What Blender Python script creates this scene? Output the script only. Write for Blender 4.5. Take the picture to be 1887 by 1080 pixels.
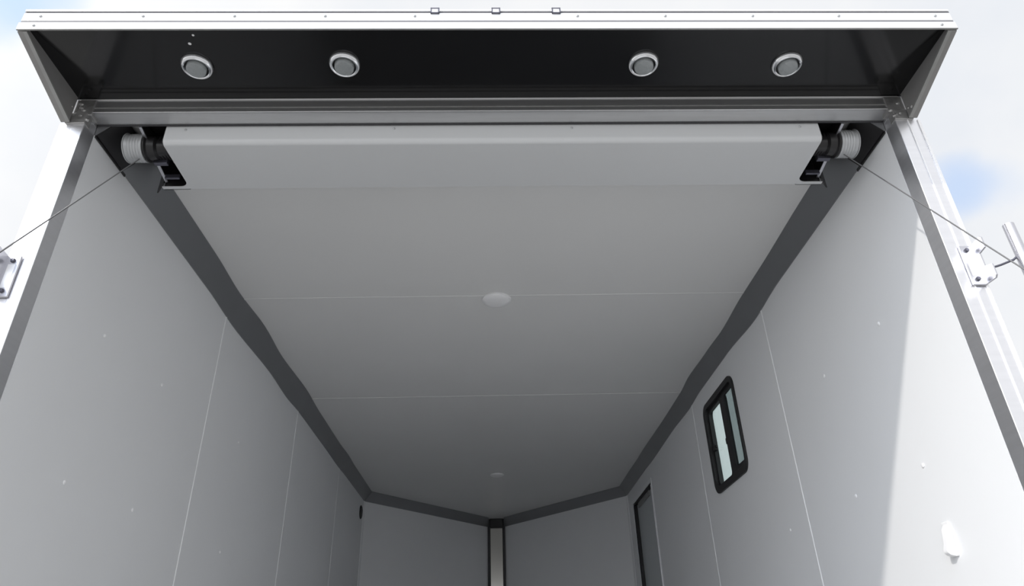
import bpy, bmesh, math, random
from mathutils import Vector, Matrix
D = bpy.data
for o in list(D.objects):
    D.objects.remove(o, do_unlink=True)
scene = bpy.context.scene
COL = scene.collection

# ------------------------------------------------------------------ camera
cam_d = D.cameras.new('camera')
cam = D.objects.new('camera', cam_d)
COL.objects.link(cam)
cam_d.sensor_fit = 'HORIZONTAL'
cam_d.sensor_width = 36.0
cam_d.lens = 1274.77 / 1887 * 36.0
cam_d.clip_start = 0.01
right = Vector((0.9994731, -0.0200647, -0.02551322))
up = Vector((0.01246795, -0.48840254, 0.87252938))
fwd = Vector((0.02996776, 0.87238774, 0.48789503))
cam.matrix_world = Matrix(((right.x, up.x, -fwd.x, -0.02232),
                           (right.y, up.y, -fwd.y, -1.53157),
                           (right.z, up.z, -fwd.z, 0.95),
                           (0, 0, 0, 1)))
scene.camera = cam

# ------------------------------------------------------------------ sky, sun, exposure
scene.view_settings.view_transform = 'Standard'
scene.view_settings.look = 'None'
scene.view_settings.gamma = 1.0
scene.view_settings.use_curve_mapping = False
scene.view_settings.exposure = 0.0
SKY = 0.97
GLOW = 2.6
SUN_STRENGTH = 1.95
world = D.worlds.new('sky')
scene.world = world
world.use_nodes = True
nt = world.node_tree
nt.nodes.clear()
N = nt.nodes.new
LK = nt.links.new
tc = N('ShaderNodeTexCoord')
noise = N('ShaderNodeTexNoise')
noise.inputs['Scale'].default_value = 2.6
noise.inputs['Detail'].default_value = 6
noise.inputs['Roughness'].default_value = 0.55
LK(tc.outputs['Generated'], noise.inputs['Vector'])
ramp = N('ShaderNodeValToRGB')
ramp.color_ramp.elements[0].position = 0.30
ramp.color_ramp.elements[0].color = (0.86, 0.89, 0.94, 1)
ramp.color_ramp.elements[1].position = 0.62
ramp.color_ramp.elements[1].color = (1.0, 1.0, 1.0, 1)
LK(noise.outputs['Fac'], ramp.inputs['Fac'])
col_out = ramp.outputs['Color']
fine = N('ShaderNodeTexNoise')
fine.inputs['Scale'].default_value = 9.0
fine.inputs['Detail'].default_value = 4
LK(tc.outputs['Generated'], fine.inputs['Vector'])
# gaps of pale blue between the clouds
for d, lo, hi, amt in (((-0.66, 0.67, 0.90), 0.9978, 1.0000, 0.8),
                       ((-0.735, 0.67, 0.88), 0.9978, 1.0000, 0.8),
                       ((0.672, 0.78, 0.605), 0.9986, 1.0000, 0.75),
                       ((0.71, 0.767, 0.595), 0.9988, 1.0002, 0.35),
                       ((-0.3, -0.8, 0.6), 0.93, 0.99, 0.8)):
    v = Vector(d).normalized()
    dot = N('ShaderNodeVectorMath'); dot.operation = 'DOT_PRODUCT'
    LK(tc.outputs['Generated'], dot.inputs[0])
    dot.inputs[1].default_value = v
    wob = N('ShaderNodeMath'); wob.operation = 'MULTIPLY_ADD'
    LK(fine.outputs['Fac'], wob.inputs[0])
    wob.inputs[1].default_value = (hi - lo) * 1.2
    wob.inputs[2].default_value = -(hi - lo) * 0.6
    add = N('ShaderNodeMath'); add.operation = 'ADD'
    LK(dot.outputs['Value'], add.inputs[0]); LK(wob.outputs[0], add.inputs[1])
    mr = N('ShaderNodeMapRange'); mr.interpolation_type = 'SMOOTHSTEP'
    LK(add.outputs[0], mr.inputs['Value'])
    mr.inputs['From Min'].default_value = lo; mr.inputs['From Max'].default_value = hi
    mr.inputs['To Min'].default_value = 0; mr.inputs['To Max'].default_value = amt
    mx = N('ShaderNodeMix'); mx.data_type = 'RGBA'
    LK(mr.outputs['Result'], mx.inputs['Factor'])
    LK(col_out, mx.inputs['A'])
    mx.inputs['B'].default_value = (0.56, 0.72, 1.0, 1)
    col_out = mx.outputs['Result']
# thin bright cloud around the sun
gd = N('ShaderNodeVectorMath'); gd.operation = 'DOT_PRODUCT'
LK(tc.outputs['Generated'], gd.inputs[0])
gd.inputs[1].default_value = Vector((-1.2, -1.0, 0.9)).normalized()
g0 = N('ShaderNodeMath'); g0.operation = 'MAXIMUM'; g0.inputs[1].default_value = 0.0
LK(gd.outputs['Value'], g0.inputs[0])
g1 = N('ShaderNodeMath'); g1.operation = 'POWER'; g1.inputs[1].default_value = 3.0
LK(g0.outputs[0], g1.inputs[0])
g2 = N('ShaderNodeMath'); g2.operation = 'MULTIPLY_ADD'
g2.inputs[1].default_value = GLOW; g2.inputs[2].default_value = SKY
LK(g1.outputs[0], g2.inputs[0])
bg = N('ShaderNodeBackground')
LK(col_out, bg.inputs['Color'])
LK(g2.outputs[0], bg.inputs['Strength'])
wo = N('ShaderNodeOutputWorld')
LK(bg.outputs[0], wo.inputs['Surface'])

sun_d = D.lights.new('sun', 'SUN')
sun_d.energy = SUN_STRENGTH
sun_d.angle = math.radians(1.3)
sun_d.color = (1.0, 0.955, 0.89)
sun = D.objects.new('sun', sun_d)
COL.objects.link(sun)
sun.location = (-6, -6, 8)
SUN_DIR = Vector((1.2, 1.0, -1.225))
sun.rotation_euler = SUN_DIR.to_track_quat('-Z', 'Y').to_euler()

# ------------------------------------------------------------------ materials
def mat(name, color, rough=0.5, metal=0.0, spec=0.5, var=0.0, vscale=8.0, bump=0.0, bscale=60.0, stretch=None, coat=0.0):
    m = D.materials.new(name)
    m.use_nodes = True
    t = m.node_tree
    b = t.nodes['Principled BSDF']
    b.inputs['Base Color'].default_value = (*color, 1)
    b.inputs['Roughness'].default_value = rough
    b.inputs['Metallic'].default_value = metal
    b.inputs['Specular IOR Level'].default_value = spec
    b.inputs['Coat Weight'].default_value = coat
    if var or bump or stretch:
        c = t.nodes.new('ShaderNodeTexCoord')
        mp = t.nodes.new('ShaderNodeMapping')
        if stretch:
            mp.inputs['Scale'].default_value = stretch
        t.links.new(c.outputs['Object'], mp.inputs['Vector'])
        if var:
            n = t.nodes.new('ShaderNodeTexNoise')
            n.inputs['Scale'].default_value = vscale
            n.inputs['Detail'].default_value = 5
            t.links.new(mp.outputs[0], n.inputs['Vector'])
            r = t.nodes.new('ShaderNodeValToRGB')
            r.color_ramp.elements[0].position = 0.25
            r.color_ramp.elements[1].position = 0.75
            r.color_ramp.elements[0].color = (*[max(0, x * (1 - var)) for x in color], 1)
            r.color_ramp.elements[1].color = (*[min(1, x * (1 + var)) for x in color], 1)
            t.links.new(n.outputs['Fac'], r.inputs['Fac'])
            t.links.new(r.outputs['Color'], b.inputs['Base Color'])
        if bump:
            n2 = t.nodes.new('ShaderNodeTexNoise')
            n2.inputs['Scale'].default_value = bscale
            n2.inputs['Detail'].default_value = 3
            t.links.new(mp.outputs[0], n2.inputs['Vector'])
            bp = t.nodes.new('ShaderNodeBump')
            bp.inputs['Strength'].default_value = bump
            bp.inputs['Distance'].default_value = 0.01
            t.links.new(n2.outputs['Fac'], bp.inputs['Height'])
            t.links.new(bp.outputs[0], b.inputs['Normal'])
    return m

M = {}
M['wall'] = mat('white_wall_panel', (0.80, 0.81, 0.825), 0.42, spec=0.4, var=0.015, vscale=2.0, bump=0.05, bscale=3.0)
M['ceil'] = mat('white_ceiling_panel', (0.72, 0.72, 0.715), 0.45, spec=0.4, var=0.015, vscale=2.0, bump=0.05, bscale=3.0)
M['batten'] = mat('white_seam_strip', (0.83, 0.84, 0.85), 0.35)
M['white'] = mat('white_plastic', (0.86, 0.86, 0.87), 0.35)
M['cover'] = mat('white_cover_sheet', (0.63, 0.64, 0.65), 0.38, var=0.01, vscale=3)
M['cove'] = mat('grey_cove_sheet', (0.265, 0.27, 0.28), 0.38, metal=0.6, spec=0.4, var=0.04, vscale=6)
M['alu'] = mat('mill_aluminium', (0.82, 0.82, 0.845), 0.33, metal=0.9, var=0.04, vscale=5, bump=0.03, bscale=40, stretch=(1, 1, 12))
M['alu_x'] = mat('brushed_aluminium', (0.60, 0.60, 0.605), 0.30, metal=0.9, var=0.05, vscale=5, bump=0.03, bscale=40, stretch=(1, 14, 14))
M['alu_pale'] = mat('pale_aluminium', (0.88, 0.88, 0.89), 0.45, metal=0.5)
M['alu_dull'] = mat('dull_aluminium', (0.36, 0.36, 0.355), 0.5, metal=0.6, var=0.1, vscale=20)
M['nose'] = mat('satin_aluminium', (0.50, 0.49, 0.46), 0.12, metal=0.95)
M['weld'] = mat('weld_metal', (0.42, 0.415, 0.41), 0.42, metal=0.8, var=0.15, vscale=40, bump=0.25, bscale=60)
M['gloss_black'] = mat('gloss_black_skin', (0.006, 0.006, 0.0065), 0.14, spec=0.42)
M['black'] = mat('black_rubber', (0.012, 0.012, 0.013), 0.5)
M['black_metal'] = mat('black_steel', (0.016, 0.015, 0.016), 0.35, spec=0.5)
M['gusset'] = mat('satin_gusset_metal', (0.30, 0.295, 0.29), 0.5, metal=0.45, var=0.06, vscale=12)
M['groove'] = mat('grey_groove', (0.20, 0.20, 0.215), 0.6)
M['slot'] = mat('dark_slot', (0.05, 0.05, 0.055), 0.6)
M['chrome'] = mat('chrome', (0.85, 0.86, 0.88), 0.12, metal=1.0)
M['steel'] = mat('zinc_steel', (0.62, 0.62, 0.66), 0.3, metal=0.9)
M['bolt'] = mat('bolt_steel', (0.13, 0.13, 0.16), 0.4, metal=0.7)
M['cable'] = mat('wire_cable', (0.22, 0.22, 0.225), 0.45, metal=0.5)
M['lens'] = mat('frosted_lens', (0.30, 0.32, 0.325), 0.2, bump=0.35, bscale=120, coat=0.5)
M['drum'] = mat('cast_drum', (0.50, 0.51, 0.52), 0.4, metal=0.35, var=0.06, vscale=30)
M['door'] = mat('door_grey', (0.50, 0.53, 0.545), 0.35, spec=0.5)
M['ground'] = mat('pale_gravel_yard', (0.29, 0.287, 0.28), 0.9, var=0.2, vscale=1.2, bump=0.4, bscale=40)
M['floor'] = mat('grey_floor', (0.36, 0.36, 0.36), 0.55, var=0.08, vscale=3)
M['skin'] = mat('black_outer_skin', (0.02, 0.02, 0.022), 0.25)

def glass_mat(name, tint):
    m = D.materials.new(name)
    m.use_nodes = True
    t = m.node_tree
    t.nodes.clear()
    tr = t.nodes.new('ShaderNodeBsdfTransparent'); tr.inputs['Color'].default_value = (*tint, 1)
    gl = t.nodes.new('ShaderNodeBsdfGlossy'); gl.inputs['Roughness'].default_value = 0.03
    lw = t.nodes.new('ShaderNodeLayerWeight')
    pw = t.nodes.new('ShaderNodeMath'); pw.operation = 'POWER'; pw.inputs[1].default_value = 5.0
    t.links.new(lw.outputs['Facing'], pw.inputs[0])
    fr = t.nodes.new('ShaderNodeMath'); fr.operation = 'MULTIPLY_ADD'
    fr.inputs[1].default_value = 0.96; fr.inputs[2].default_value = 0.04
    t.links.new(pw.outputs[0], fr.inputs[0])
    mx = t.nodes.new('ShaderNodeMixShader')
    o = t.nodes.new('ShaderNodeOutputMaterial')
    t.links.new(fr.outputs[0], mx.inputs[0]); t.links.new(tr.outputs[0], mx.inputs[1])
    t.links.new(gl.outputs[0], mx.inputs[2]); t.links.new(mx.outputs[0], o.inputs['Surface'])
    return m
M['glass'] = glass_mat('clear_glass', (0.83, 0.905, 0.90))
def screen_mat():
    m = D.materials.new('insect_mesh')
    m.use_nodes = True
    t = m.node_tree
    t.nodes.clear()
    tr = t.nodes.new('ShaderNodeBsdfTransparent')
    tr.inputs['Color'].default_value = (0.90, 0.92, 0.93, 1)
    df = t.nodes.new('ShaderNodeBsdfDiffuse'); df.inputs['Color'].default_value = (0.03, 0.035, 0.035, 1)
    mx = t.nodes.new('ShaderNodeMixShader'); mx.inputs[0].default_value = 0.34
    o = t.nodes.new('ShaderNodeOutputMaterial')
    t.links.new(tr.outputs[0], mx.inputs[1]); t.links.new(df.outputs[0], mx.inputs[2])
    t.links.new(mx.outputs[0], o.inputs['Surface'])
    return m
M['mesh'] = screen_mat()

# ------------------------------------------------------------------ helpers
class MB:
    """collects shapes, then links them as ONE mesh object"""
    def __init__(s):
        s.bm = bmesh.new()
    def box(s, a, b, rot=None, piv=None):
        x0, x1 = sorted((a[0], b[0])); y0, y1 = sorted((a[1], b[1])); z0, z1 = sorted((a[2], b[2]))
        v = [s.bm.verts.new(p) for p in ((x0, y0, z0), (x1, y0, z0), (x1, y1, z0), (x0, y1, z0),
                                         (x0, y0, z1), (x1, y0, z1), (x1, y1, z1), (x0, y1, z1))]
        for f in ((0, 3, 2, 1), (4, 5, 6, 7), (0, 1, 5, 4), (1, 2, 6, 5), (2, 3, 7, 6), (3, 0, 4, 7)):
            s.bm.faces.new([v[i] for i in f])
        if rot is not None:
            bmesh.ops.rotate(s.bm, verts=v, cent=piv or ((x0 + x1) / 2, (y0 + y1) / 2, (z0 + z1) / 2), matrix=rot)
        return s
    def prism(s, pts, vec):
        """polygon of 3D points pushed along vec"""
        vec = Vector(vec)
        a = [s.bm.verts.new(p) for p in pts]
        b = [s.bm.verts.new(Vector(p) + vec) for p in pts]
        n = len(pts)
        s.bm.faces.new(a); s.bm.faces.new(b[::-1])
        for i in range(n):
            j = (i + 1) % n
            s.bm.faces.new((a[i], b[i], b[j], a[j]))
        return s
    def loft(s, rings, cap=True):
        rv = [[s.bm.verts.new(p) for p in r] for r in rings]
        n = len(rings[0])
        for r0, r1 in zip(rv, rv[1:]):
            for i in range(n):
                j = (i + 1) % n
                s.bm.faces.new((r0[i], r0[j], r1[j], r1[i]))
        if cap:
            s.bm.faces.new(rv[0][::-1]); s.bm.faces.new(rv[-1])
        return s
    def lathe(s, prof, origin, axis, n=40, cap0=True, cap1=True):
        """prof: (radius, distance along axis)"""
        ax = Vector(axis).normalized()
        t = ax.orthogonal().normalized(); u = ax.cross(t)
        o = Vector(origin)
        rings = []
        for r, h in prof:
            rings.append([o + ax * h + (t * math.cos(2 * math.pi * i / n) + u * math.sin(2 * math.pi * i / n)) * max(r, 1e-5) for i in range(n)])
        rv = [[s.bm.verts.new(p) for p in r] for r in rings]
        for r0, r1 in zip(rv, rv[1:]):
            for i in range(n):
                j = (i + 1) % n
                s.bm.faces.new((r0[i], r0[j], r1[j], r1[i]))
        if cap0: s.bm.faces.new(rv[0][::-1])
        if cap1: s.bm.faces.new(rv[-1])
        return s
    def tube(s, pts, r, n=10):
        pts = [Vector(p) for p in pts]
        rings = []
        ref = None
        for i, p in enumerate(pts):
            d = (pts[min(i + 1, len(pts) - 1)] - pts[max(i - 1, 0)]).normalized()
            t = d.orthogonal().normalized() if ref is None else (ref - d * ref.dot(d)).normalized()
            ref = t
            u = d.cross(t)
            rings.append([p + (t * math.cos(2 * math.pi * k / n) + u * math.sin(2 * math.pi * k / n)) * r for k in range(n)])
        return s.loft(rings)
    def build(s, name, m, parent=None, bevel=0.0, seg=2, smooth=True):
        bm = s.bm
        bmesh.ops.recalc_face_normals(bm, faces=bm.faces)
        if parent is not None:
            bmesh.ops.translate(bm, verts=bm.verts, vec=-WORLD[parent.name])
            base = WORLD[parent.name]
            off = Vector((0, 0, 0))
        else:
            c = Vector((0, 0, 0))
            for v in bm.verts: c += v.co
            c /= len(bm.verts)
            base = c
            bmesh.ops.translate(bm, verts=bm.verts, vec=-c)
            off = c
        me = D.meshes.new(name)
        bm.to_mesh(me); bm.free()
        me.materials.append(m)
        if smooth:
            me.shade_smooth()
            me.set_sharp_from_angle(angle=math.radians(35))
        o = D.objects.new(name, me)
        COL.objects.link(o)
        o.location = off
        WORLD[o.name] = base
        if parent is not None:
            o.parent = parent
        if bevel:
            bv = o.modifiers.new('edge', 'BEVEL')
            bv.width = bevel; bv.segments = seg; bv.limit_method = 'ANGLE'; bv.angle_limit = math.radians(40)
            bv.harden_normals = True
        return o
WORLD = {}
def tag(o, label, cat=None, group=None, kind=None):
    o['label'] = label
    if cat: o['category'] = cat
    if group: o['group'] = group
    if kind: o['kind'] = kind
    return o
def thing(name, loc, label, cat, group=None, kind=None):
    o = D.objects.new(name, None)
    COL.objects.link(o)
    o.location = loc
    o.empty_display_size = 0.05
    WORLD[o.name] = Vector(loc)
    return tag(o, label, cat, group, kind)
def struct(o, label=None):
    o['kind'] = 'structure'
    if label: o['label'] = label
    return o
def dup(root, loc, label):
    r = root.copy(); COL.objects.link(r); r.location = loc; r['label'] = label
    WORLD[r.name] = Vector(loc)
    for ch in list(root.children):
        c = ch.copy(); COL.objects.link(c); c.parent = r
        WORLD[c.name] = Vector(loc)
        for g in list(ch.children):
            d = g.copy(); COL.objects.link(d); d.parent = c
            WORLD[d.name] = Vector(loc)
    return r
def interp(tab, x):
    if x <= tab[0][0]: return tab[0][1]
    for (a, va), (b, vb) in zip(tab, tab[1:]):
        if x <= b:
            t = (x - a) / (b - a); t = t * t * (3 - 2 * t)
            return va + (vb - va) * t
    return tab[-1][1]

# ------------------------------------------------------------------ dimensions (metres; rear opening at y = 0, floor at z = 0)
WX = 1.1524          # inner wall face
OX = 1.222           # outer edge of the rear frame
OW = 1.184           # outer skin of the side walls
YB = -0.052          # rear face of the door frame
ZC = 2.418           # ceiling
ZT = 2.34            # lower edge of the cove
YF = 4.64            # start of the V nose
NX, NY = 0.085, 5.93 # nose post half width and depth
GZ = -0.55           # yard

# ------------------------------------------------------------------ setting
struct(MB().box((-40, -40, GZ - 0.1), (40, 40, GZ)).build('ground', M['ground']), 'pale gravel yard the trailer is parked on')
mb = MB()
mb.prism([(-OX, YB, -0.08), (OX, YB, -0.08), (OX, YF + 0.03, -0.08), (NX + 0.06, NY + 0.06, -0.08), (-NX - 0.06, NY + 0.06, -0.08), (-OX, YF + 0.03, -0.08)], (0, 0, 0.08))
struct(mb.build('floor', M['floor']), 'grey trailer floor')

SEAMS = (1.118, 2.335, 3.553)
# ceiling with raised seam strips
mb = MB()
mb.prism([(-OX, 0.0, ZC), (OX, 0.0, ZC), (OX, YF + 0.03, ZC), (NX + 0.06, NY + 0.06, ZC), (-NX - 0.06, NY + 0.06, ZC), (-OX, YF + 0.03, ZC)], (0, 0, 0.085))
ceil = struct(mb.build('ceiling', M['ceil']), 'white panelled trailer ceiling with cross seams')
for y in SEAMS[:2]:
    MB().prism([(-1.1, y - 0.006, ZC + .001), (-1.1, y - 0.004, ZC - 0.0016), (-1.1, y + 0.004, ZC - 0.0016), (-1.1, y + 0.006, ZC + .001)], (2.2, 0, 0)).build('seam_strip', M['ceil'], ceil)

def grid_wall(x0, x1, ys, zs, holes):
    mb = MB()
    for ya, yb in zip(ys, ys[1:]):
        for za, zb in zip(zs, zs[1:]):
            ym, zm = (ya + yb) / 2, (za + zb) / 2
            if any(h[0] < ym < h[1] and h[2] < zm < h[3] for h in holes):
                continue
            mb.box((x0, ya, za), (x1, yb, zb))
    bmesh.ops.remove_doubles(mb.bm, verts=mb.bm.verts, dist=1e-5)
    # drop the coincident inner faces between neighbouring cells
    seen = {}
    for f in mb.bm.faces:
        seen.setdefault(tuple(sorted(v.index for v in f.verts)) if False else tuple(sorted((round(v.co.x, 4), round(v.co.y, 4), round(v.co.z, 4)) for v in f.verts)), []).append(f)
    kill = [f for fs in seen.values() if len(fs) > 1 for f in fs]
    bmesh.ops.delete(mb.bm, geom=kill, context='FACES_ONLY')
    return mb
WIN = (1.620, 2.102, 1.79, 2.22)
DOOR = (3.655, 4.405, 0.0, 2.213)
wl = struct(grid_wall(-OW, -WX, (0.0, YF + 0.02), (0.0, ZC), ()).build('wall_left', M['wall'], smooth=False), 'white side wall without a window')
wr = struct(grid_wall(WX, OW, (0.0, WIN[0], WIN[1], DOOR[0], DOOR[1], YF + 0.02), (0.0, WIN[2], DOOR[3], WIN[3], ZC), (WIN, DOOR)).build('wall_right', M['wall'], smooth=False), 'white side wall with sliding window and side door')
for s, w in ((-1, wl), (1, wr)):
    for y in SEAMS[:2] if s > 0 else SEAMS:
        x = s * WX
        mb = MB().prism([(x + s * .001, y - 0.007, 0), (x - s * 0.002, y - 0.004, 0), (x - s * 0.002, y + 0.004, 0), (x + s * .001, y + 0.007, 0)], (0, 0, ZT + .03))
        mb.build('seam_strip', M['batten'], w)
for s, w, pts in ((-1, wl, ((0.317, 1.856), (0.326, 1.434), (0.711, 1.4435), (0.711, 1.86), (1.5, 1.44), (1.5, 1.9))),
                  (1, wr, ((0.325, 1.865), (0.327, 1.433), (0.727, 1.442), (1.3, 1.44), (0.727, 1.86)))):
    for y, z in pts:
        MB().lathe([(0.0065, 0), (0.006, 0.002), (0.003, 0.0035)], (s * WX, y, z), (-s, 0, 0), n=14).build('screw', M['white'], w)

# V nose walls
for s, nm, lab in ((-1, 'wall_front_left', 'white angled nose wall beyond the windowless wall'), (1, 'wall_front_right', 'white angled nose wall beyond the side door')):
    a = Vector((s * WX, YF, 0)); b = Vector((s * NX, NY, 0))
    d = (b - a).normalized(); n = Vector((s * abs(d.y), abs(d.x), 0))
    mb = MB().prism([a, b, b + n * 0.06, a + n * 0.06], (0, 0, ZC))
    w = struct(mb.build(nm, M['wall'], smooth=False), lab)
    # corner bead where nose wall and side wall meet
    MB().prism([a - d * 0.0 + Vector((-s * 0.0, -0.016, 0)), a + Vector((-s * 0.003, -0.016, 0)), a + Vector((-s * 0.004, 0.0, 0)) + d * 0.012, a + d * 0.014], (0, 0, ZT)).build('corner_bead', M['wall'], w)

# coves
topL = [(-0.1, -1.087), (0.76, -1.085), (1.05, -1.093), (1.38, -1.0785), (1.72, -1.091), (2.2, -1.077), (2.57, -1.086), (3.2, -1.089), (3.5, -1.082), (3.8, -1.088)]
lowL = [(-0.1, 2.342), (0.9, 2.340), (1.2, 2.327), (1.75, 2.344), (2.1, 2.333), (2.35, 2.343), (3.0, 2.341), (3.5, 2.335), (3.8, 2.341)]
topR = [(-0.1, 1.087), (0.41, 1.087), (0.9, 1.094), (1.13, 1.093), (1.5, 1.104), (1.75, 1.095), (2.08, 1.085), (2.35, 1.097), (2.8, 1.098), (3.5, 1.09), (3.8, 1.092)]
lowR = [(-0.1, 2.342), (0.9, 2.341), (1.2, 2.323), (1.6, 2.344), (2.15, 2.347), (2.4, 2.334), (2.8, 2.343), (3.5, 2.336), (3.8, 2.342)]
INS = 0.0655
def miter(s):
    a = Vector((s * WX, YF)); b = Vector((s * NX, NY)); d = (b - a).normalized()
    n = Vector((-s * abs(d.y), -abs(d.x)))  # into the room
    p = a + n * INS
    x = s * (WX - INS)
    t = (x - p.x) / d.x
    q1 = p + d * t
    t2 = (0 - p.x) / d.x
    q2 = p + d * ((s * 0.078 - p.x) / d.x)
    return q1, q2
k = 0
for s, top, low, lab in ((-1, topL, lowL, 'dark grey cove along the windowless wall'), (1, topR, lowR, 'dark grey cove above the window and side door')):
    k += 1
    q1, q2 = miter(s)
    rings = []
    ny = 70
    for i in range(ny + 1):
        t = i / ny
        yw = 0.0 + YF * t
        yt = q1.y * t
        xt = interp(top, yt); zl = interp(low, yw)
        if yt > 3.8:
            u = min(1, (yt - 3.8) / 0.3)
            xt = xt + (s * (WX - INS) - xt) * u
        wx = s * (WX + 0.004)
        # slightly bowed sheet with a turned edge on wall and ceiling
        rings.append([(wx, yw, ZC + 0.004), (wx, yw, zl), (s * (WX - 0.004), yw, zl), (s * (WX - 0.007), yw, zl + 0.004),
                      ((s * WX + xt) / 2 - s * 0.004, (yw + yt) / 2, (zl + ZC) / 2 - 0.004),
                      (xt + s * 0.004, yt, ZC - 0.006), (xt, yt, ZC - 0.003), (xt, yt, ZC + 0.004)])
    o = MB().loft(rings).build('trim_%d' % k, M['cove']); struct(o, lab)
    k += 1
    a = Vector((s * WX, YF)); b = Vector((s * NX, NY))
    n = (b - a).normalized(); n = Vector((s * abs(n.y), abs(n.x))) * 0.004
    r = []
    for w, q in ((a, q1), (b, q2)):
        m = (w + q) / 2
        r.append([(w.x + n.x, w.y + n.y, ZC + 0.004), (w.x + n.x, w.y + n.y, ZT), (w.x - n.x, w.y - n.y, ZT), (w.x - 1.7 * n.x, w.y - 1.7 * n.y, ZT + 0.004),
                  (m.x - n.x, m.y - n.y, (ZT + ZC) / 2 - 0.004), (q.x, q.y, ZC - 0.005), (q.x, q.y, ZC - 0.003), (q.x, q.y, ZC + 0.004)])
    struct(MB().loft(r).build('trim_%d' % k, M['cove']), 'dark grey cove above the nose wall ' + ('beyond the windowless wall' if s < 0 else 'beyond the side door'))

# ------------------------------------------------------------------ nose post
t = thing('nose_post', (0, NY, 0), 'aluminium strip post in the point of the nose with a black top cap', 'post')
MB().box((-NX - 0.01, NY - 0.006, 0), (NX + 0.01, NY + 0.06, ZC)).build('backing_plate', M['slot'], t)
MB().box((-0.064, NY - 0.018, 0), (0.064, NY - 0.006, 2.325)).build('strip', M['nose'], t, bevel=0.003)
for s in (-1, 1):
    MB().box((s * 0.066, NY - 0.024, 0), (s * 0.086, NY - 0.004, 2.335)).build('edge_rail', M['slot'], t, bevel=0.003)
tag(MB().box((-0.066, NY - 0.04, 2.325), (0.066, NY - 0.004, ZC - 0.001)).build('cap', M['black'], t, bevel=0.004), 'black plastic top cap')

# ------------------------------------------------------------------ window
def rrect(y0, y1, z0, z1, r, n=8):
    pts = []
    for cy, cz, a0 in ((y1 - r, z1 - r, 0), (y0 + r, z1 - r, 90), (y0 + r, z0 + r, 180), (y1 - r, z0 + r, 270)):
        for i in range(n + 1):
            a = math.radians(a0 + 90 * i / n)
            pts.append((cy + r * math.cos(a), cz + r * math.sin(a)))
    return pts
def frame_ring(mb, outer, inner, x0, x1):
    mb.loft([[(x0, y, z) for y, z in outer], [(x1, y, z) for y, z in outer], [(x1, y, z) for y, z in inner], [(x0, y, z) for y, z in inner], [(x0, y, z) for y, z in outer]], cap=False)
    bmesh.ops.remove_doubles(mb.bm, verts=mb.bm.verts, dist=1e-6)
    return mb
wy, wz = (WIN[0] + WIN[1]) / 2, (WIN[2] + WIN[3]) / 2
w1 = D.objects.new('window_1', None); COL.objects.link(w1); w1.location = (WX, wy, wz); WORLD['window_1'] = Vector((WX, wy, wz)); w1.empty_display_size = .05
struct(w1, 'black framed sliding window with one clear and one screened half')
fo = frame_ring(MB(), rrect(1.605, 2.129, 1.763, 2.243, 0.06), rrect(1.626, 2.094, 1.798, 2.212, 0.04), WX - 0.010, WX + 0.006)
fo.build('frame', M['black'], w1, bevel=0.002)
frame_ring(MB(), rrect(1.621, 2.100, 1.792, 2.218, 0.045), rrect(1.626, 2.094, 1.798, 2.212, 0.04), WX + 0.004, OW + 0.002).build('frame_lining', M['black'], w1)
# fixed screened half (nearer the rear) and clear sliding half
frame_ring(MB(), rrect(1.625, 1.845, 1.797, 2.213, 0.035), rrect(1.631, 1.792, 1.826, 2.192, 0.02), WX + 0.004, WX + 0.014).build('screen_sash', M['black'], w1)
frame_ring(MB(), rrect(1.80, 2.095, 1.797, 2.213, 0.035), rrect(1.868, 2.078, 1.808, 2.196, 0.02), WX + 0.006, WX + 0.024).build('glass_sash', M['black'], w1)
MB().box((WX + 0.012, 1.628, 1.82), (WX + 0.013, 1.80, 2.198)).build('insect_screen', M['mesh'], w1)
MB().box((WX + 0.0245, 1.626, 1.80), (WX + 0.0275, 1.84, 2.21)).build('pane', M['glass'], w1)
MB().box((WX + 0.018, 1.86, 1.80), (WX + 0.021, 2.085, 2.21)).build('pane', M['glass'], w1)
MB().box((WX - 0.001, 2.045, 1.985), (WX + 0.016, 2.08, 2.02)).box((WX + 0.002, 2.03, 1.993), (WX + 0.012, 2.05, 2.008)).build('latch', M['black'], w1, bevel=0.002)
MB().box((WX + 0.004, 1.845, 1.962), (WX + 0.018, 1.875, 1.992)).build('latch', M['black'], w1, bevel=0.002)

# ------------------------------------------------------------------ side door
d1 = D.objects.new('door_1', None); COL.objects.link(d1); d1.location = (WX, 4.03, 0); WORLD['door_1'] = Vector((WX, 4.03, 0)); d1.empty_display_size = .05
struct(d1, 'grey recessed side door with black gasket near the nose')
MB().box((WX + 0.030, DOOR[0], 0.0), (OW + 0.012, DOOR[1], DOOR[3])).build('door_panel', M['door'], d1)
fr = MB()
fr.box((WX - 0.003, DOOR[0] - 0.028, 0), (WX + 0.03, DOOR[0], DOOR[3] + 0.0))
fr.box((WX - 0.003, DOOR[1], 0), (WX + 0.03, DOOR[1] + 0.028, DOOR[3] + 0.0))
fr.box((WX - 0.003, DOOR[0] - 0.028, DOOR[3]), (WX + 0.03, DOOR[1] + 0.028, DOOR[3] + 0.028))
fr.build('door_frame', M['wall'], d1, bevel=0.002)
MB().box((WX - 0.006, DOOR[0] - 0.012, 0), (WX + 0.004, DOOR[0] + 0.002, DOOR[3] - 0.02)).build('edge_strip', M['alu'], d1, bevel=0.001)
g = MB()
g.box((WX + 0.004, DOOR[1] - 0.012, 0), (WX + 0.030, DOOR[1] + 0.0, DOOR[3]))
g.box((WX + 0.004, DOOR[0], DOOR[3] - 0.012), (WX + 0.030, DOOR[1], DOOR[3]))
g.build('gasket', M['black'], d1)
MB().box((WX + 0.018, DOOR[0] + 0.2, DOOR[3] - 0.05), (WX + 0.030, DOOR[1] - 0.1, DOOR[3] - 0.012)).build('drip_channel', M['alu_dull'], d1, bevel=0.002)

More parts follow.
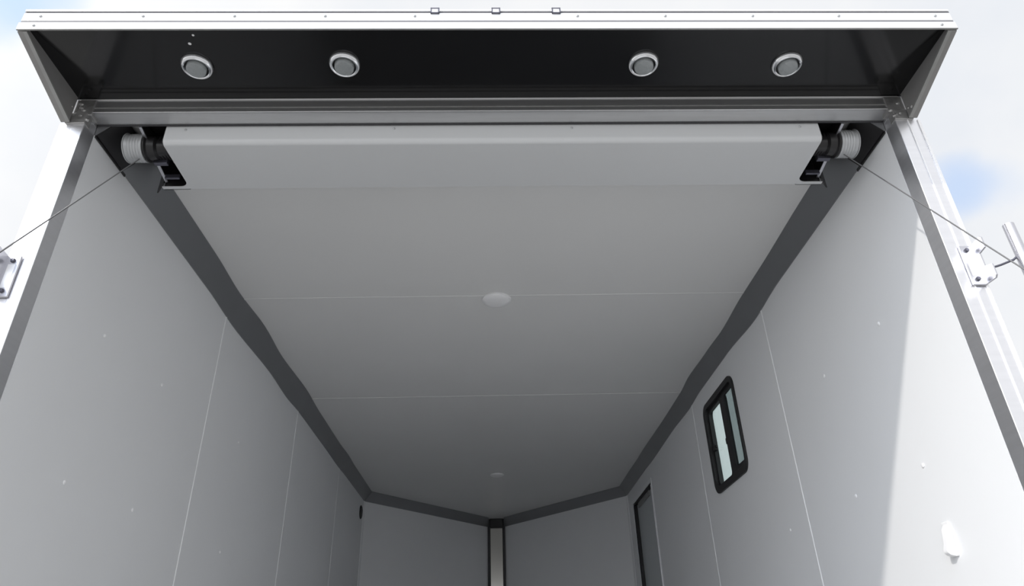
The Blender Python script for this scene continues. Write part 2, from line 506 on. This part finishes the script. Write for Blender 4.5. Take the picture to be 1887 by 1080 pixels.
# ------------------------------------------------------------------ rear frame
for s, side, extra in ((-1, 'windowless wall', 'sunlit white'), (1, 'window wall', 'ribbed')):
    t = thing('rear_post', (s * 1.187, -0.026, -0.08), '%s aluminium rear door post at the end of the %s' % (extra, side), 'post', 'rear door posts')
    mb = MB()
    mb.box((s * WX, YB, -0.08), (s * 1.186, 0.0, 2.366))
    mb.box((s * (WX + .0005), YB + 0.002, 2.366), (s * 1.2125, 0.0, 2.478))
    mb.box((s * 1.184, YB + 0.001, -0.08), (s * OX, 0.0, 2.34))
    mb.build('post_body', M['alu'], t, bevel=0.002)
    if s > 0:
        MB().box((s * 1.1862, YB - 0.002, -0.08), (s * 1.1895, YB + 0.006, 2.335)).build('face_rib', M['alu_pale'], t)
    if s > 0:
        MB().box((s * 1.216, YB - 0.002, -0.08), (s * (OX + 0.002), YB + 0.02, 2.335)).build('edge_bead', M['alu_pale'], t, bevel=0.001)
    tg = MB()
    tg.box((s * 1.140, YB - 0.004, 2.366), (s * 1.192, YB + 0.03, 2.422))
    tg.box((s * 1.150, YB - 0.006, 2.335), (s * 1.205, YB + 0.02, 2.372))
    rnd = random.Random(3 + s)
    for i in range(5):
        c = Vector((s * rnd.uniform(1.145, 1.178), YB - 0.002, rnd.uniform(2.342, 2.41)))
        tg.lathe([(0.004, -0.004), (0.007, 0.0), (0.004, 0.006)], c, (0.2 * s, -1, -0.4), n=8)
    tag(tg.build('weld_corner', M['weld'], t, bevel=0.003), 'rough welded corner plate')

t = thing('header_beam', (0, -0.026, 2.376), 'brushed aluminium header beam spanning the top of the rear opening', 'beam')
mb = MB()
mb.box((-WX, YB, 2.376), (WX, -0.001, 2.478))
mb.build('beam_body', M['alu_x'], t, bevel=0.002)
MB().box((-1.186, YB - 0.004, 2.423), (1.186, YB + 0.004, 2.431)).build('top_bead', M['alu_x'], t, bevel=0.002)
MB().box((-WX, YB - 0.003, 2.376), (WX, YB + 0.004, 2.382)).build('lower_bead', M['alu_x'], t, bevel=0.0015)
MB().box((-WX, YB - 0.0012, 2.394), (WX, YB + 0.004, 2.397)).build('rib', M['alu_dull'], t)
MB().box((-WX, -0.005, 2.3735), (WX, 0.0, 2.378)).build('seal', M['slot'], t)

# ------------------------------------------------------------------ canopy hood over the rear opening
YH = -0.31
HX = 1.213
t = thing('rear_canopy', (0, -0.18, 2.43), 'black lined canopy with white aluminium fascia overhanging the rear opening', 'canopy')
tag(MB().box((-HX + 0.01, YH + 0.006, 2.426), (HX - 0.01, YB - 0.002, 2.434)).build('underside_panel', M['gloss_black'], t), 'glossy black underside panel')
MB().box((-HX + 0.006, YH - 0.002, 2.4785), (HX - 0.006, YB, 2.4845)).build('roof_skin', M['alu_pale'], t)
for z0, z1, nm in ((2.415, 2.439, 'fascia_rail'), (2.4445, 2.4735, 'fascia_rail')):
    tag(MB().box((-HX + (z0 - 2.415) * 0.12, YH, z0), (HX - (z0 - 2.415) * 0.12, YH + 0.0055, z1)).build(nm, M['alu_pale'], t, bevel=0.0015), 'white aluminium fascia rail')
for z0, z1 in ((2.438, 2.4455), (2.4725, 2.480)):
    MB().box((-HX + 0.004, YH + 0.001, z0), (HX - 0.004, YH + 0.010, z1)).build('groove', M['groove'], t)
MB().box((-HX, YH, 2.4130), (HX, YH + 0.005, 2.4155)).build('drip_edge', M['alu_dull'], t, bevel=0.001)
for s in (-1, 1):
    MB().prism([(s * 1.190, YH + 0.006, 2.412), (s * 1.190, YB - 0.008, 2.334), (s * 1.190, YB - 0.008, 2.47), (s * 1.190, YH + 0.006, 2.47)], (s * (HX - 1.190), 0, 0)).build('gusset_plate', M['gusset'], t, bevel=0.002)
    MB().prism([(s * 1.1875, YH + 0.006, 2.4105), (s * 1.1875, YB - 0.010, 2.3345), (s * 1.1875, YB - 0.010, 2.340), (s * 1.1875, YH + 0.006, 2.416)], (s * 0.010, 0, 0)).build('edge_flange', M['alu_dull'], t)
    w = MB()
    rnd = random.Random(7 + s)
    for i in range(7):
        w.lathe([(0.003, -0.004), (0.006, 0.0), (0.003, 0.005)], (s * rnd.uniform(1.188, 1.212), YB - rnd.uniform(0.018, 0.034), 2.352 + rnd.uniform(0, 0.05)), (0, -1, -0.3), n=8)
    w.build('weld_bead', M['weld'], t)
for x, z in [(-0.907, 2.461), (-0.675, 2.461), (-0.443, 2.461), (-0.212, 2.461), (0.212, 2.461), (0.443, 2.461), (0.675, 2.461), (0.905, 2.461), (-1.165, 2.461), (1.165, 2.461), (-1.172, 2.427), (1.172, 2.427)]:
    MB().lathe([(0.0042, 0), (0.0042, 0.002), (0.002, 0.0035)], (x, YH, z), (0, -1, 0), n=12).build('screw', M['drum'], t)
for x, y, r in ((-0.785, -0.2795, 0.0035), (-0.804, -0.252, 0.0045)):
    MB().lathe([(r, 0), (r * 0.6, 0.0015)], (x, y, 2.426), (0, 0, -1), n=9).build('paint_speck', M['white'], t)

# round lights under the canopy
def light_proto(loc, label):
    t = thing('canopy_light', loc, label, 'light', 'round lights under the canopy')
    x, y, z = loc
    ring = MB().lathe([(0.0425, 0.0), (0.0425, -0.003), (0.0400, -0.009), (0.0365, -0.0125), (0.0340, -0.0130), (0.0315, -0.0115), (0.0300, -0.006), (0.0295, -0.0005)], loc, (0, 0, 1), n=48, cap0=False, cap1=False)
    tag(ring.build('bezel', M['chrome'], t), 'chrome bezel ring')
    MB().lathe([(0.0302, -0.0005), (0.0302, -0.003), (0.0, -0.0032)], loc, (0, 0, 1), n=32, cap0=True, cap1=False).build('backing', M['black'], t)
    lens = MB().lathe([(0.0262, -0.002), (0.0262, -0.015), (0.0252, -0.0185), (0.020, -0.0200), (0.010, -0.0207), (0.0, -0.021)], loc, (0, 0, 1), n=40, cap0=True, cap1=False)
    tag(lens.build('lens', M['lens'], t), 'clear ribbed lens')
    return t
LZ = 2.4255
l0 = light_proto((-0.812, -0.178, LZ), 'chrome ringed canopy light with white paint specks beside it, nearest the windowless side')
dup(l0, (-0.4135, -0.184, LZ), 'chrome ringed canopy light second from the windowless side')
dup(l0, (0.405, -0.183, LZ), 'chrome ringed canopy light second from the window side')
dup(l0, (0.807, -0.180, LZ), 'chrome ringed canopy light at the window side end of the row')

# clearance markers in the top rail of the fascia
def marker(x, label):
    t = thing('clearance_marker', (x, YH, 2.479), label, 'light', 'small square markers on the fascia')
    frame = MB()
    z0, z1, h = 2.4695, 2.4890, 0.0115
    frame.box((x - h, YH - 0.004, z0), (x - h + 0.003, YH + 0.002, z1)).box((x + h - 0.0035, YH - 0.004, z0), (x + h, YH + 0.002, z1))
    frame.box((x - h, YH - 0.004, z0), (x + h, YH + 0.002, z0 + 0.0025)).box((x - h, YH - 0.004, z1 - 0.003), (x + h, YH + 0.002, z1))
    frame.build('housing', M['bolt'], t)
    MB().box((x - h + 0.003, YH - 0.003, z0 + 0.0025), (x + h - 0.0035, YH + 0.002, z1 - 0.003)).build('lens', M['white'], t)
    return t
m0 = marker(-0.160, 'small square marker light on the fascia, the one towards the windowless side')
dup(m0, (-0.001, YH, 2.479), 'small square marker light in the middle of the fascia')
dup(m0, (0.157, YH, 2.479), 'small square marker light on the fascia, the one towards the window side')

# ------------------------------------------------------------------ spring cover below the ceiling
t = thing('spring_cover', (0, 0.1, 2.313), 'white sheet metal spring cover hanging below the ceiling behind the header', 'cover')
CX0, CYB, CZ = 0.957, 0.217, 2.313
prof = [(0.003, 2.376), (0.003, 2.328)]
for i in range(1, 7):
    a = math.radians(90 * i / 6)
    prof.append((0.003 + 0.015 * (1 - math.cos(a)), 2.328 - 0.015 * math.sin(a)))
prof += [(CYB - 0.004, CZ), (CYB, CZ + 0.004), (CYB, ZC - 0.001)]
inner = [(y + 0.002 if y < 0.1 else y - 0.002, max(z, CZ + 0.002)) for y, z in prof]
pts = [(-CX0, y, z) for y, z in prof] + [(-CX0, y, z) for y, z in reversed(inner)]
MB().prism(pts, (2 * CX0, 0, 0)).build('cover_sheet', M['cover'], t)
for s in (-1, 1):
    mb = MB()
    mb.box((s * CX0, CYB - 0.014, CZ), (s * 1.040, CYB, CZ + 0.0025))
    mb.box((s * CX0, CYB - 0.0025, CZ), (s * 1.040, CYB, ZC - 0.001))
    r = 0.026
    fil = [(s * CX0, CYB - 0.014, CZ)]
    for i in range(9):
        a = math.radians(90 * i / 8)
        fil.append((s * (CX0 + r - r * math.cos(a)), CYB - 0.014 - r + r * math.sin(a), CZ))
    mb.prism(fil, (0, 0, 0.0025))
    mb.build('end_lip', M['cover'], t)
for x in (-0.90, -0.30, 0.22, 0.90):
    MB().lathe([(0.004, 0), (0.004, 0.0015), (0.002, 0.003)], (x, 0.003, 2.362), (0, -1, 0), n=10).build('rivet', M['drum'], t)

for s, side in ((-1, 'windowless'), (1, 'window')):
    t = thing('spring_bracket', (s * 1.0, 0.1, 2.36), 'black spring bracket in the notch of the white cover on the %s side' % side, 'bracket', 'black spring brackets')
    mb = MB()
    mb.box((s * 0.9575, 0.004, 2.412), (s * 1.032, CYB - 0.003, 2.416))
    mb.box((s * 0.9575, 0.006, 2.319), (s * 0.9605, CYB - 0.016, 2.414))
    mb.box((s * 0.9575, CYB - 0.008, 2.3165), (s * 1.036, CYB - 0.003, 2.414))
    mb.build('housing', M['black_metal'], t)  # black plates put the dark of the open cover interior into the notch
    mb = MB()
    mb.prism([(s * 1.028, 0.002, 2.372), (s * 1.028, 0.205, 2.335), (s * 1.028, 0.205, 2.414), (s * 1.028, 0.002, 2.414)], (s * 0.004, 0, 0))
    mb.build('side_plate', M['black_metal'], t)
    mb = MB().prism([(s * 1.026, 0.0, 2.3695), (s * 1.026, 0.062, 2.358), (s * 1.026, 0.062, 2.362), (s * 1.026, 0.0, 2.3735)], (s * 0.008, 0, 0))
    tag(mb.build('bare_edge', M['steel'], t), 'bare silver edge of the bracket plate')
    mb = MB().prism([(s * 1.026, 0.118, 2.3475), (s * 1.026, 0.205, 2.3325), (s * 1.026, 0.205, 2.3365), (s * 1.026, 0.118, 2.3515)], (s * 0.009, 0, 0))
    tag(mb.build('bare_edge', M['steel'], t), 'bare silver edge of the bracket plate')
    MB().prism([(s * 1.034, 0.203, 2.328), (s * 1.066, CYB + 0.020, 2.316), (s * 1.066, CYB + 0.020, 2.40), (s * 1.034, 0.203, 2.40)], (s * 0.004, -0.001, 0)).build('end_tab', M['black_metal'], t)
    MB().lathe([(0.040, 0.0), (0.043, 0.003), (0.043, 0.006), (0.036, 0.010), (0.034, 0.03), (0.026, 0.036), (0.022, 0.07)], (s * 1.0365, 0.074, 2.356), (-s, 0, 0), n=28).build('spring_cone', M['black_metal'], t)
    sp = MB()
    pp = []
    for i in range(0, 97):
        a = 2 * math.pi * i / 16
        pp.append((s * (1.02 - 0.0093 * i / 16), 0.085 + 0.032 * math.cos(a), 2.366 + 0.032 * math.sin(a)))
    sp.tube(pp, 0.0045, 8)
    sp.build('coil_spring', M['black_metal'], t)
    MB().box((s * 0.985, 0.10, 2.322), (s * 1.026, 0.115, 2.342)).build('tie_bar', M['bolt'], t, bevel=0.002)
    MB().box((s * 0.975, 0.168, 2.319), (s * 1.02, 0.176, 2.335)).build('tie_bar', M['bolt'], t, bevel=0.002)

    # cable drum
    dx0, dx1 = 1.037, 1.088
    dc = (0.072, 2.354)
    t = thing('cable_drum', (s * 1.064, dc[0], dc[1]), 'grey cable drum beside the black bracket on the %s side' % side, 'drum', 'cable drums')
    pr = [(0.014, 0.0), (0.042, 0.0), (0.0425, 0.002)]
    for i in range(5):
        h = 0.006 + i * 0.008
        pr += [(0.0425, h), (0.0412, h + 0.004)]
    pr += [(0.0425, 0.048), (0.0425, 0.050), (0.014, 0.051)]
    MB().lathe(pr, (s * dx0, *dc), (s, 0, 0), n=44).build('barrel', M['drum'], t)
    MB().lathe([(0.014, 0.0), (0.0440, 0.0), (0.0450, 0.0012), (0.0440, 0.003), (0.014, 0.0035)], (s * dx1, *dc), (s, 0, 0), n=44).build('flange', M['drum'], t)
    mp = MB().prism([(s * 1.146, 0.002, 2.3415), (s * 1.080, 0.002, 2.4075), (s * 1.084, 0.002, 2.4115), (s * 1.150, 0.002, 2.3455)], (0, 0.158, 0))  # darker strip along the cove beside the drum, lipped at the wall
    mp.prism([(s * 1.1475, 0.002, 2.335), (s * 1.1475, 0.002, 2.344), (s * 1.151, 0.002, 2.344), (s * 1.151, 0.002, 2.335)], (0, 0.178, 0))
    tag(mp.build('cove_plate', M['black_metal'], t), 'black plate lying on the cove')

    # lift cable down to the ramp
    A = Vector((s * 1.05, 0.070, 2.3115)); B = Vector((s * 1.12, -1.6, -0.345))
    sag = [A + (B - A) * (i / 24) for i in range(25)]
    t = MB().tube(sag, 0.0017, 8).build('lift_cable', M['cable'])
    tag(t, 'thin steel lift cable running from the drum on the %s side to the ramp' % side, 'cable', 'lift cables')

# ------------------------------------------------------------------ latch keepers on the posts
for s, side in ((-1, 'windowless'), (1, 'window')):
    yk = YB - 0.002
    t = thing('latch_keeper', (s * 1.2, yk, 1.84), 'bolted steel latch keeper on the rear post of the %s side' % side, 'latch', 'latch keepers')
    MB().box((s * 1.181, yk - 0.005, 1.780), (s * 1.219, yk + 0.001, 1.897)).build('plate', M['steel'], t, bevel=0.003)
    MB().box((s * 1.189, yk - 0.0055, 1.806), (s * 1.207, yk - 0.004, 1.872)).build('recess', M['alu_pale'], t)
    for z in (1.797, 1.882):
        MB().lathe([(0.006, 0), (0.006, 0.003), (0.0045, 0.0055)], (s * 1.198, yk - 0.005, z), (0, -1, 0), n=6).build('bolt', M['bolt'], t)
    fl = MB()
    fl.prism([(s * 1.214, yk, 1.782), (s * 1.214, yk, 1.896), (s * 1.214, yk - 0.040, 1.902), (s * 1.214, yk - 0.046, 1.896), (s * 1.214, yk - 0.046, 1.866),
              (s * 1.214, yk - 0.022, 1.862), (s * 1.214, yk - 0.022, 1.826), (s * 1.214, yk - 0.046, 1.818), (s * 1.214, yk - 0.046, 1.786), (s * 1.214, yk - 0.040, 1.780)], (s * 0.005, 0, 0))
    fl.build('hooked_flange', M['steel'], t, bevel=0.001)
# lock rod with a tube, held in the keeper on the window side
t = thing('lock_bar', (1.30, -0.09, 1.80), 'steel lock tube on a thin rod beyond the latch keeper of the window side', 'latch')
MB().tube([(1.305, -0.094, 1.66), (1.305, -0.094, 1.936)], 0.0135, 20).build('tube', M['steel'], t)
tag(MB().tube([(1.2195, -0.070, 1.818), (1.255, -0.078, 1.826), (1.286, -0.086, 1.836), (1.294, -0.089, 1.842)], 0.0028, 10).build('rod', M['bolt'], t), 'thin dark rod')

# ------------------------------------------------------------------ ceiling dome lights, vent, hook
def dome(loc, label, rad, h):
    t = thing('dome_light', loc, label, 'light', 'ceiling dome lights')
    MB().lathe([(rad, 0.0), (rad, -0.005), (rad - 0.004, -0.008)], loc, (0, 0, 1), n=40).build('base_ring', M['white'], t)
    pr = []
    for i in range(9):
        a = math.radians(90 * i / 8)
        pr.append(((rad - 0.005) * math.cos(a), -0.007 - h * math.sin(a)))
    MB().lathe(pr, loc, (0, 0, 1), n=40, cap1=False).build('lens', M['white'], t)
    return t
dome((0.001, 1.150, ZC), 'white oval looking dome light on the ceiling seam near the rear', 0.064, 0.013)
dome((0.005, 4.135, ZC), 'white dome light on the dim ceiling near the nose', 0.057, 0.010)

t = thing('wall_vent', (-WX, 4.515, 2.222), 'small round black vent high on the windowless wall near the nose', 'vent')
MB().lathe([(0.056, 0.0), (0.056, 0.004), (0.050, 0.008), (0.044, 0.008), (0.042, 0.003)], (-WX, 4.515, 2.222), (1, 0, 0), n=32, cap0=True, cap1=True).build('rim', M['black'], t)
lv = MB()
for i in range(5):
    z = 2.222 - 0.03 + i * 0.015
    hw = math.sqrt(max(0.0, 0.042 ** 2 - (z - 2.222) ** 2)) * 0.95
    lv.box((-WX + 0.002, 4.515 - hw, z - 0.003), (-WX + 0.007, 4.515 + hw, z + 0.003))
lv.build('louvres', M['black_metal'], t)

t = thing('wall_hook', (WX, 0.315, 1.20), 'small white hook on the sunlit patch of the window wall', 'hook')
MB().box((WX - 0.005, 0.294, 1.194), (WX + 0.0, 0.324, 1.280)).build('back_plate', M['white'], t, bevel=0.004)
hk = MB().prism([(WX - 0.004, 0.299, 1.274), (WX - 0.013, 0.299, 1.262), (WX - 0.018, 0.299, 1.228), (WX - 0.024, 0.299, 1.212), (WX - 0.024, 0.299, 1.204), (WX - 0.018, 0.299, 1.198), (WX - 0.004, 0.299, 1.194)], (0, 0.020, 0))
hk.build('hook_body', M['white'], t, bevel=0.003)

# ------------------------------------------------------------------ ramp door lowered to the yard
t = thing('ramp_door', (0, YB, -0.08), 'lowered ramp door below the rear opening', 'ramp')
a = math.atan2(0.5, 2.25)
rb = MB().box((-1.14, YB - 2.2, -0.07), (1.14, YB - 0.01, -0.005), rot=Matrix.Rotation(a, 3, 'X'), piv=(0, YB, -0.005))
rb.build('ramp_panel', M['floor'], t)
